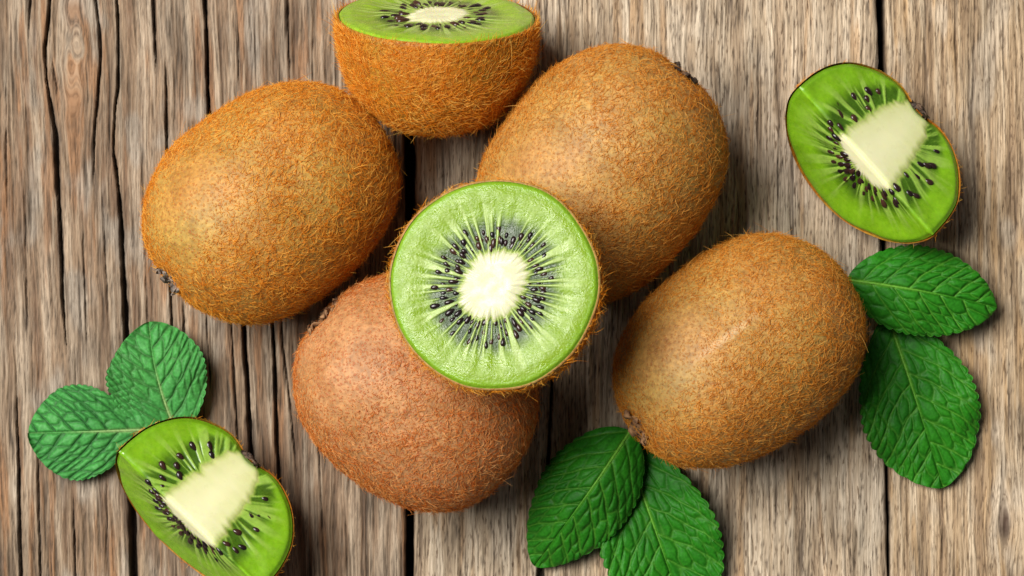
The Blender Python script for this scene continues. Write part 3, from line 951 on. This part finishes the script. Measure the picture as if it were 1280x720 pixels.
# ------------------------------------------------------------------ quarters
def make_quarter(label, mid_px, ridge_ang, seed, R, L, tilt, pal, frac=0.37):
    fr = Fruit(L, R, R, 0.0, seed, p=2.5, dimple=0.0022)
    a = math.radians(tilt)
    ra = math.radians(ridge_ang)
    rv = np.array([math.cos(ra), math.sin(ra), 0])          # along the ridge
    d = np.array([-math.sin(ra), math.cos(ra), 0])          # towards the pole, seen from above
    e3 = math.sin(a) * d + np.array([0, 0, math.cos(a)])    # normal of the lengthwise cut
    e1 = math.cos(a) * d - np.array([0, 0, math.sin(a)])    # towards the pole
    e2 = np.cross(e3, e1)
    M = np.stack([e1, e2, e3], 1)
    nu, nv = 60, 90
    ph = np.linspace(0, math.pi / 2, nu); ps = np.linspace(math.pi, 2 * math.pi, nv)
    PH, PS = np.meshgrid(ph, ps, indexing='ij')
    V = fr.surf(PH, PS)
    Vw = V.reshape(-1, 3) @ M.T
    zc = -Vw[:, 2].min()
    p = px(mid_px[0], mid_px[1], zc)
    off = np.array([0, 0, zc])
    root = thing("kiwi_quarter", label, "kiwi quarter", (p[0], p[1], 0))
    skin_o = mesh_obj("skin", Vw + off, grid_faces(nu, nv)[:, ::-1], SK_HALF, root, True)
    # two cut faces in one sheet so that the ridge is softly rounded
    ns, nf = 90, 220
    s_ = np.linspace(1e-5, 1.0, ns)
    parts = []
    # crosswise half disc (x = 0, z <= 0), from +y round to -y
    ps2 = np.linspace(2 * math.pi, math.pi, nf)
    out1 = fr.surf(np.full(nf, math.pi / 2), ps2) * 0.985
    # lengthwise half (z = 0, x >= 0), from -y round to +y
    w = np.linspace(0, math.pi, nf)
    phl = np.where(w <= math.pi / 2, math.pi / 2 - w, w - math.pi / 2)
    psl = np.where(w <= math.pi / 2, math.pi, 2 * math.pi)
    out2 = fr.surf(phl, psl) * 0.985
    ring = np.concatenate([out1[:-1], out2[:-1]], 0)         # closed loop
    lengthwise = np.concatenate([np.zeros(nf - 1, bool), np.ones(nf - 1, bool)])
    nl = len(ring)
    G = s_[:, None, None] * ring[None]
    x, y, z = G[..., 0], G[..., 1], G[..., 2]
    lw = np.repeat(lengthwise[None], ns, 0)
    # radius of the skin at this x
    xs = np.clip(x / L, 0, 0.9999)
    rs = R * 0.985 * (1 - xs ** 2.5) ** (1 / 2.5)
    fan = np.where(lw, np.arctan2(np.abs(y), x - 0.35 * L + 1e-6) * 1.3, 0)
    c1, t1, rays1, zone1, outer1, edge1 = flesh_colour(np.zeros_like(x), y, z, L, R, np.full_like(x, R * 0.985), pal, seed, frac, False, 11.0, None, 0.05)
    c2, t2, rays2, zone2, outer2, edge2 = flesh_colour(x, y, z, L, R, rs, pal, seed, frac, True, 9.0, fan, 0.05, -0.05, -0.13)
    rimd = (1 - s_)[:, None] * np.ones((1, nl))
    c2 = mixc(c2, pal["rim"], 0.8 * (1 - sstep(0.0, 0.10, rimd)))
    col = np.where(lw[..., None], c2, c1)
    t = np.where(lw, t2, t1)
    rays = np.where(lw, rays2, rays1); zone = np.where(lw, zone2, zone1)
    h = 0.00022 * (rays - 0.5) * zone + 0.0005 * fbm(x * 110, y * 110, z * 110 + seed, 2) * sstep(-0.05, 0.25, t) + 0.00018 * (1 - sstep(-0.1, 0.05, t))
    h = h - 0.0006 * sstep(0.95, 1.0, s_)[:, None]
    nrm = np.where(lw[..., None], np.array([0, 0, 1.0]), np.array([-1.0, 0, 0]))
    tor = sstep(0.0, 0.0009, np.where(lw, x, -z))
    P = G + nrm * (h * tor + 0.0003)[..., None]
    Pw = P.reshape(-1, 3) @ M.T + off
    F = grid_faces(ns, nl, True)
    fl, co = split_core(Pw, F, t.reshape(-1) < 0.0, col.reshape(-1, 3), FL_SMOOTH, CORE, root)
    # seeds on both faces
    rgs = random.Random(int(seed * 10))
    nse = 36
    for i in range(nse):                                     # arc on the crosswise face
        aa = math.pi + math.pi * (i + 0.5 + rgs.uniform(-.3, .3)) / nse
        rc = float(core_radius(np.array([0.0]), np.array([aa - 2 * math.pi]), L, R, frac, False)[0])
        r_ = rc + (R - rc) * (0.07 + 0.10 * (i % 3) + rgs.uniform(-.04, .05))
        q = np.array([-0.0004, r_ * math.cos(aa), r_ * math.sin(aa)])
        dd = np.array([0, math.cos(aa), math.sin(aa)])
        add_seed(fl, q @ M.T + off, -(M @ dd), -M[:, 0], rgs.uniform(0.0011, 0.00145), rgs.uniform(.1, .8))
    for sg in (-1, 1):                                       # both sides of the core on the lengthwise face
        for i in range(11):
            xx = L * (0.06 + 0.66 * (i + rgs.uniform(-.4, .4)) / 10)
            rc = float(core_radius(np.array([xx]), np.array([0.0 if sg > 0 else math.pi]), L, R, frac, True)[0])
            yy = sg * (rc + R * (0.07 + 0.085 * (i % 3) + rgs.uniform(-.03, .04)))
            if rgs.random() < 0.12:
                continue
            q = np.array([xx, yy, 0.0004])
            dd = np.array([rgs.uniform(-0.1, 0.5), sg, 0])
            add_seed(fl, q @ M.T + off, -(M @ dd), M[:, 2], rgs.uniform(0.00105, 0.0014), rgs.uniform(.2, .9))
    make_fuzz(fr, M, off, root, FZ_HALF, 4500, 0.0009, phi_rng=(0.03, math.pi / 2 - 0.01), psi_rng=(math.pi + 0.02, 2 * math.pi - 0.02), lift=(0.2, 0.8))
    make_scar(fr, M, off, root, SCAR_DARK, 1, 0.0024, 0.0009, 10, 5)
    return root


make_quarter("kiwi quarter at right with pale core, lying just above the mint leaves", (1083, 201), -48.0, 31.0, 126 * S * 0.968, 125 * S * 0.968, 31, PAL_Q, 0.36)
make_quarter("kiwi quarter at lower left with pale core, lying against two mint leaves", (238, 650), -44.0, 38.5, 126 * S * 0.968, 126 * S * 0.968, 28, PAL_Q, 0.35)


# ------------------------------------------------------------------ mint leaves
def make_leaf(label, base, tip, half_w, seed, light, dark, vein, zfun, bend=0.0, widest=0.45, fold=0.0, cell=0.0027, puff=0.00072, vdark=0.0, nsec=6, amp=0.06):
    rg = np.random.default_rng(seed)
    b = px(*base)[:2]; tp = px(*tip)[:2]
    L = np.linalg.norm(tp - b)
    W = half_w * S
    dirv = (tp - b) / L
    nrm = np.array([-dirv[1], dirv[0]])
    nu, nv = 230, 141
    u = np.linspace(0, 1, nu); v = np.linspace(-1, 1, nv)
    U, Vv = np.meshgrid(u, v, indexing='ij')
    # outline: rounded ovate leaf
    k = math.log(0.5) / math.log(widest)
    prof = np.clip(np.sin(math.pi * np.clip(u, 0, 1) ** k), 0, 1) ** 0.62
    prof = np.maximum(prof, 0.05 * (1 - u))
    # blunt teeth on the margin
    nt_ = 17
    def teeth(uu, ph):
        s_ = (uu * nt_ + ph + 0.25 * np.sin(uu * 11 + ph)) % 1.0
        return np.sin(math.pi * s_ ** 1.35) ** 0.6
    tl, tr = teeth(u, rg.uniform()), teeth(u, rg.uniform())
    env = sstep(0.06, 0.2, u) * (1 - 0.3 * sstep(0.9, 1, u))
    wl = W * (prof * (1 + 0.03 * noise3(u * 5, seed, 0.5))) * (1 - amp * env * (1 - tl))
    wr = W * (prof * (1 + 0.03 * noise3(u * 5, seed, 7.5))) * (1 - amp * env * (1 - tr))
    wid = np.where(Vv < 0, wl[:, None], wr[:, None])
    X = U * L
    Yl = Vv * wid
    # veins: side veins that arch towards the tip, with a net of small uneven cells between them
    av = np.abs(Yl)
    d_sec = np.full(U.shape, 1.0); d_cell = np.full(U.shape, 1.0)
    sp_ = 0.92 * L / nsec
    for side in (-1, 1):
        m = (Vv * side) > 0
        wob = 0.0007 * fbm(X * 150, av * 150, seed + side * 4.0, 2)
        p = (X + wob - av * 0.70 - av ** 2 / W * 0.40) / sp_ + (0.0 if side < 0 else 0.45) + 6
        p = p + 0.12 * noise3(p * 0.8, seed, side)
        fp = p - np.floor(p)
        ds = np.minimum(fp, 1 - fp) * sp_ * 0.78
        pa = p * sp_ * 0.78
        pb = av + 0.0005 * noise3(p * 2.1, av * 260, seed + 2.0)
        d1 = np.full(U.shape, 9.0); d2 = np.full(U.shape, 9.0)
        for ii in range(0, nsec + 9):
            b0 = rg.uniform(0.1, 0.9) * cell
            while b0 < W * 1.25:
                two = b0 > 0.28 * W and rg.uniform() < 0.65
                for c0 in ((0.27, 0.75) if two else (0.5 + rg.uniform(-.16, .16),)):
                    qa = (ii + c0 + rg.uniform(-.05, .05)) * sp_ * 0.78
                    qb = b0 + rg.uniform(-.22, .22) * cell
                    dq = np.hypot(pa - qa, pb - qb)
                    d2 = np.where(dq < d1, d1, np.minimum(d2, dq))
                    d1 = np.minimum(d1, dq)
                b0 += cell * rg.uniform(0.75, 1.15)
        d_sec = np.where(m, ds, d_sec)
        d_cell = np.where(m, (d2 - d1) * 0.5, d_cell)
    d_mid = np.abs(Yl) + 0.0
    dmin = np.minimum(np.minimum(d_sec * 0.8 + 0.00004, d_cell + 0.0001), d_mid * 0.9)
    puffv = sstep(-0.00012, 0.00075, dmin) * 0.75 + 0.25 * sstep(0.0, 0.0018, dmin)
    g_sec = np.exp(-(d_sec / 0.00022) ** 2)
    g_cell = np.exp(-(d_cell / 0.00016) ** 2)
    g_mid = np.exp(-(d_mid / (0.00045 * (1.25 - U))) ** 2)
    near = sstep(0.10, 0.5, U)                                # the net is stronger away from the stalk
    pf = puff * (0.45 + 0.55 * near) * (1 - 0.5 * (np.abs(Vv) > 0.97))
    h = pf * puffv - 0.00022 * g_sec * (0.6 + 0.4 * near) - 0.00022 * g_mid
    h = h + 0.0008 * fbm(X * 70, Yl * 70, seed, 2) + 0.0012 * av / W * noise3(X * 130, np.sign(Yl) * 2.2, seed + 5.0)
    # colour
    tone = 0.45 + 0.75 * fbm(X * 75, Yl * 75, seed + 3.0, 4, 0.6)
    col = mixc(np.array(light), np.array(dark), np.clip(tone * 0.9, 0, 1))
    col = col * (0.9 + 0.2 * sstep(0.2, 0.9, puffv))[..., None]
    col = mixc(col, np.array(vein), np.clip(0.30 * g_sec * (1 - vdark) + 0.20 * g_cell * near * (1 - vdark), 0, 1))
    col = mixc(col, np.array(dark) * 0.5, np.clip((0.95 * g_sec + 0.85 * g_cell * (0.4 + 0.6 * near)) * vdark, 0, 1))
    col = mixc(col, np.array(vein), g_mid * (0.25 + 0.65 * (1 - sstep(0.1, 0.75, U))))
    # placement with a little sideways bend
    cx = X
    sy = Yl + bend * L * np.sin(math.pi * U) * 0.5
    wx = b[0] + dirv[0] * cx + nrm[0] * sy
    wy = b[1] + dirv[1] * cx + nrm[1] * sy
    vz = np.abs(Yl) / W
    zb = zfun(U, Yl / W) * 0.001
    zb = zb + 0.0034 * sstep(0.45, 1.0, np.abs(Vv)) * noise3(U * 3.2, np.sign(Yl) * 3.1, seed * 1.7) * sstep(0.1, 0.3, U)
    zb = np.maximum(zb, 0.0006)
    Z = zb + fold * 0.001 * vz + h
    P = np.stack([wx - b[0], wy - b[1], Z], -1)
    root = thing("mint_leaf", label, "mint leaf", (b[0], b[1], 0), "mint leaves among the kiwis")
    top = P.reshape(-1, 3)
    F = grid_faces(nu, nv)
    # underside closes the blade to a real thickness
    bot = top - np.array([0, 0, 0.00018])
    n = len(top)
    idx = np.arange(n).reshape(nu, nv)
    border = np.concatenate([idx[0, :], idx[1:, -1], idx[-1, -2::-1], idx[-2:0:-1, 0]])
    bn = np.roll(border, -1)
    rimf = np.stack([border, border + n, bn + n, bn], -1)
    coarse = F[:, ::-1] + n
    allF = np.concatenate([F[:, ::-1], coarse[:, :], rimf])
    cc = col.reshape(-1, 3)
    # orientation: make the top face up
    v0, v1, v2 = top[F[5000][0]], top[F[5000][1]], top[F[5000][2]]
    if np.cross(v1 - v0, v2 - v0)[2] > 0:
        allF = np.concatenate([F, coarse[:, ::-1], rimf[:, ::-1]])
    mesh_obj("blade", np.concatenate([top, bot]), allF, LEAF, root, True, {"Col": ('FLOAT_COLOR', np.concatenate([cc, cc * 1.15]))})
    # raised pale midrib lying along the blade
    um = np.linspace(0.0, 0.86, 60)
    j = nv // 2
    line = np.stack([np.interp(um, u, P[:, j, i]) for i in range(3)], -1)
    rad = 0.00032 * (1 - um / 0.9) ** 0.8 + 0.00005
    na = 8
    Vt = []
    for i in range(60):
        for k_ in range(na):
            a = 2 * math.pi * k_ / na
            off = nrm * math.cos(a) * rad[i]
            Vt.append((line[i, 0] + off[0], line[i, 1] + off[1], line[i, 2] + 0.00012 + rad[i] * 0.75 * math.sin(a)))
    vc = np.repeat(mixc(np.array(vein), np.array(light), sstep(0.25, 0.8, um))[:, None], na, 1).reshape(-1, 3)
    mesh_obj("midrib", np.array(Vt), grid_faces(60, na, True), LEAF, root, True, {"Col": ('FLOAT_COLOR', vc)})
    return root


G1, G1d = (.075, .34, .070), (.040, .235, .050)
G2, G2d = (.030, .24, .010), (.010, .125, .006)
V1 = (.30, .46, .17)
V2 = (.17, .44, .045)
make_leaf("light green rounded mint leaf at far left, lying flat and pointing left", (186, 537), (36, 541), 60, 51, G1, G1d, V1,
          lambda u, v: 1.2 + 2.2 * np.sin(np.pi * u) * (1 - 0.5 * v * v), vdark=0.8, widest=0.58, fold=-0.2, amp=0.035)
make_leaf("light green mint leaf directly above the lower left kiwi quarter, tip pointing up", (226, 546), (188, 402), 63, 52, G1, G1d, V1,
          lambda u, v: 4.5 + 2.5 * np.sin(np.pi * u) + np.where(v > 0, 3.0, 0.8) * v * v, bend=0.07, vdark=0.45, widest=0.54, fold=0.5, amp=0.045)
make_leaf("large dark green mint leaf at right pointing down, partly under another leaf", (1108, 392), (1178, 609), 76, 53, G2, G2d, V2,
          lambda u, v: 1.0 + 3.5 * np.sin(np.pi * u) - 1.0 * v * v + 2.0 * (1 - u) * v * v, widest=0.55, fold=0.4, nsec=7)
make_leaf("crinkled dark green mint leaf at right pointing right, directly below the kiwi quarter", (1054, 350), (1241, 384), 57, 54, G2, G2d, V2,
          lambda u, v: 9.0 - 2.0 * u + 2.5 * np.sin(np.pi * u) - 3.2 * v * v, widest=0.48, puff=0.0008, cell=0.0026, bend=0.03)
make_leaf("dark green mint leaf at bottom pointing down, its tip cut off by the frame", (780, 552), (866, 796), 76, 56, G2, G2d, V2,
          lambda u, v: 1.5 + 3.0 * np.sin(np.pi * u) + 2.2 * v * v - 1.0 * u, widest=0.52, fold=0.8, nsec=7)
make_leaf("arched dark green mint leaf at bottom pointing lower left beside the pinkish kiwi", (786, 537), (668, 707), 60, 55, G2, G2d, V2,
          lambda u, v: 10 + 5.5 * np.sin(np.pi * np.clip(u * 1.05, 0, 1)) - 8.5 * u * u - (9.0 - 4 * u) * np.abs(v) ** 1.7, widest=0.44, nsec=7)
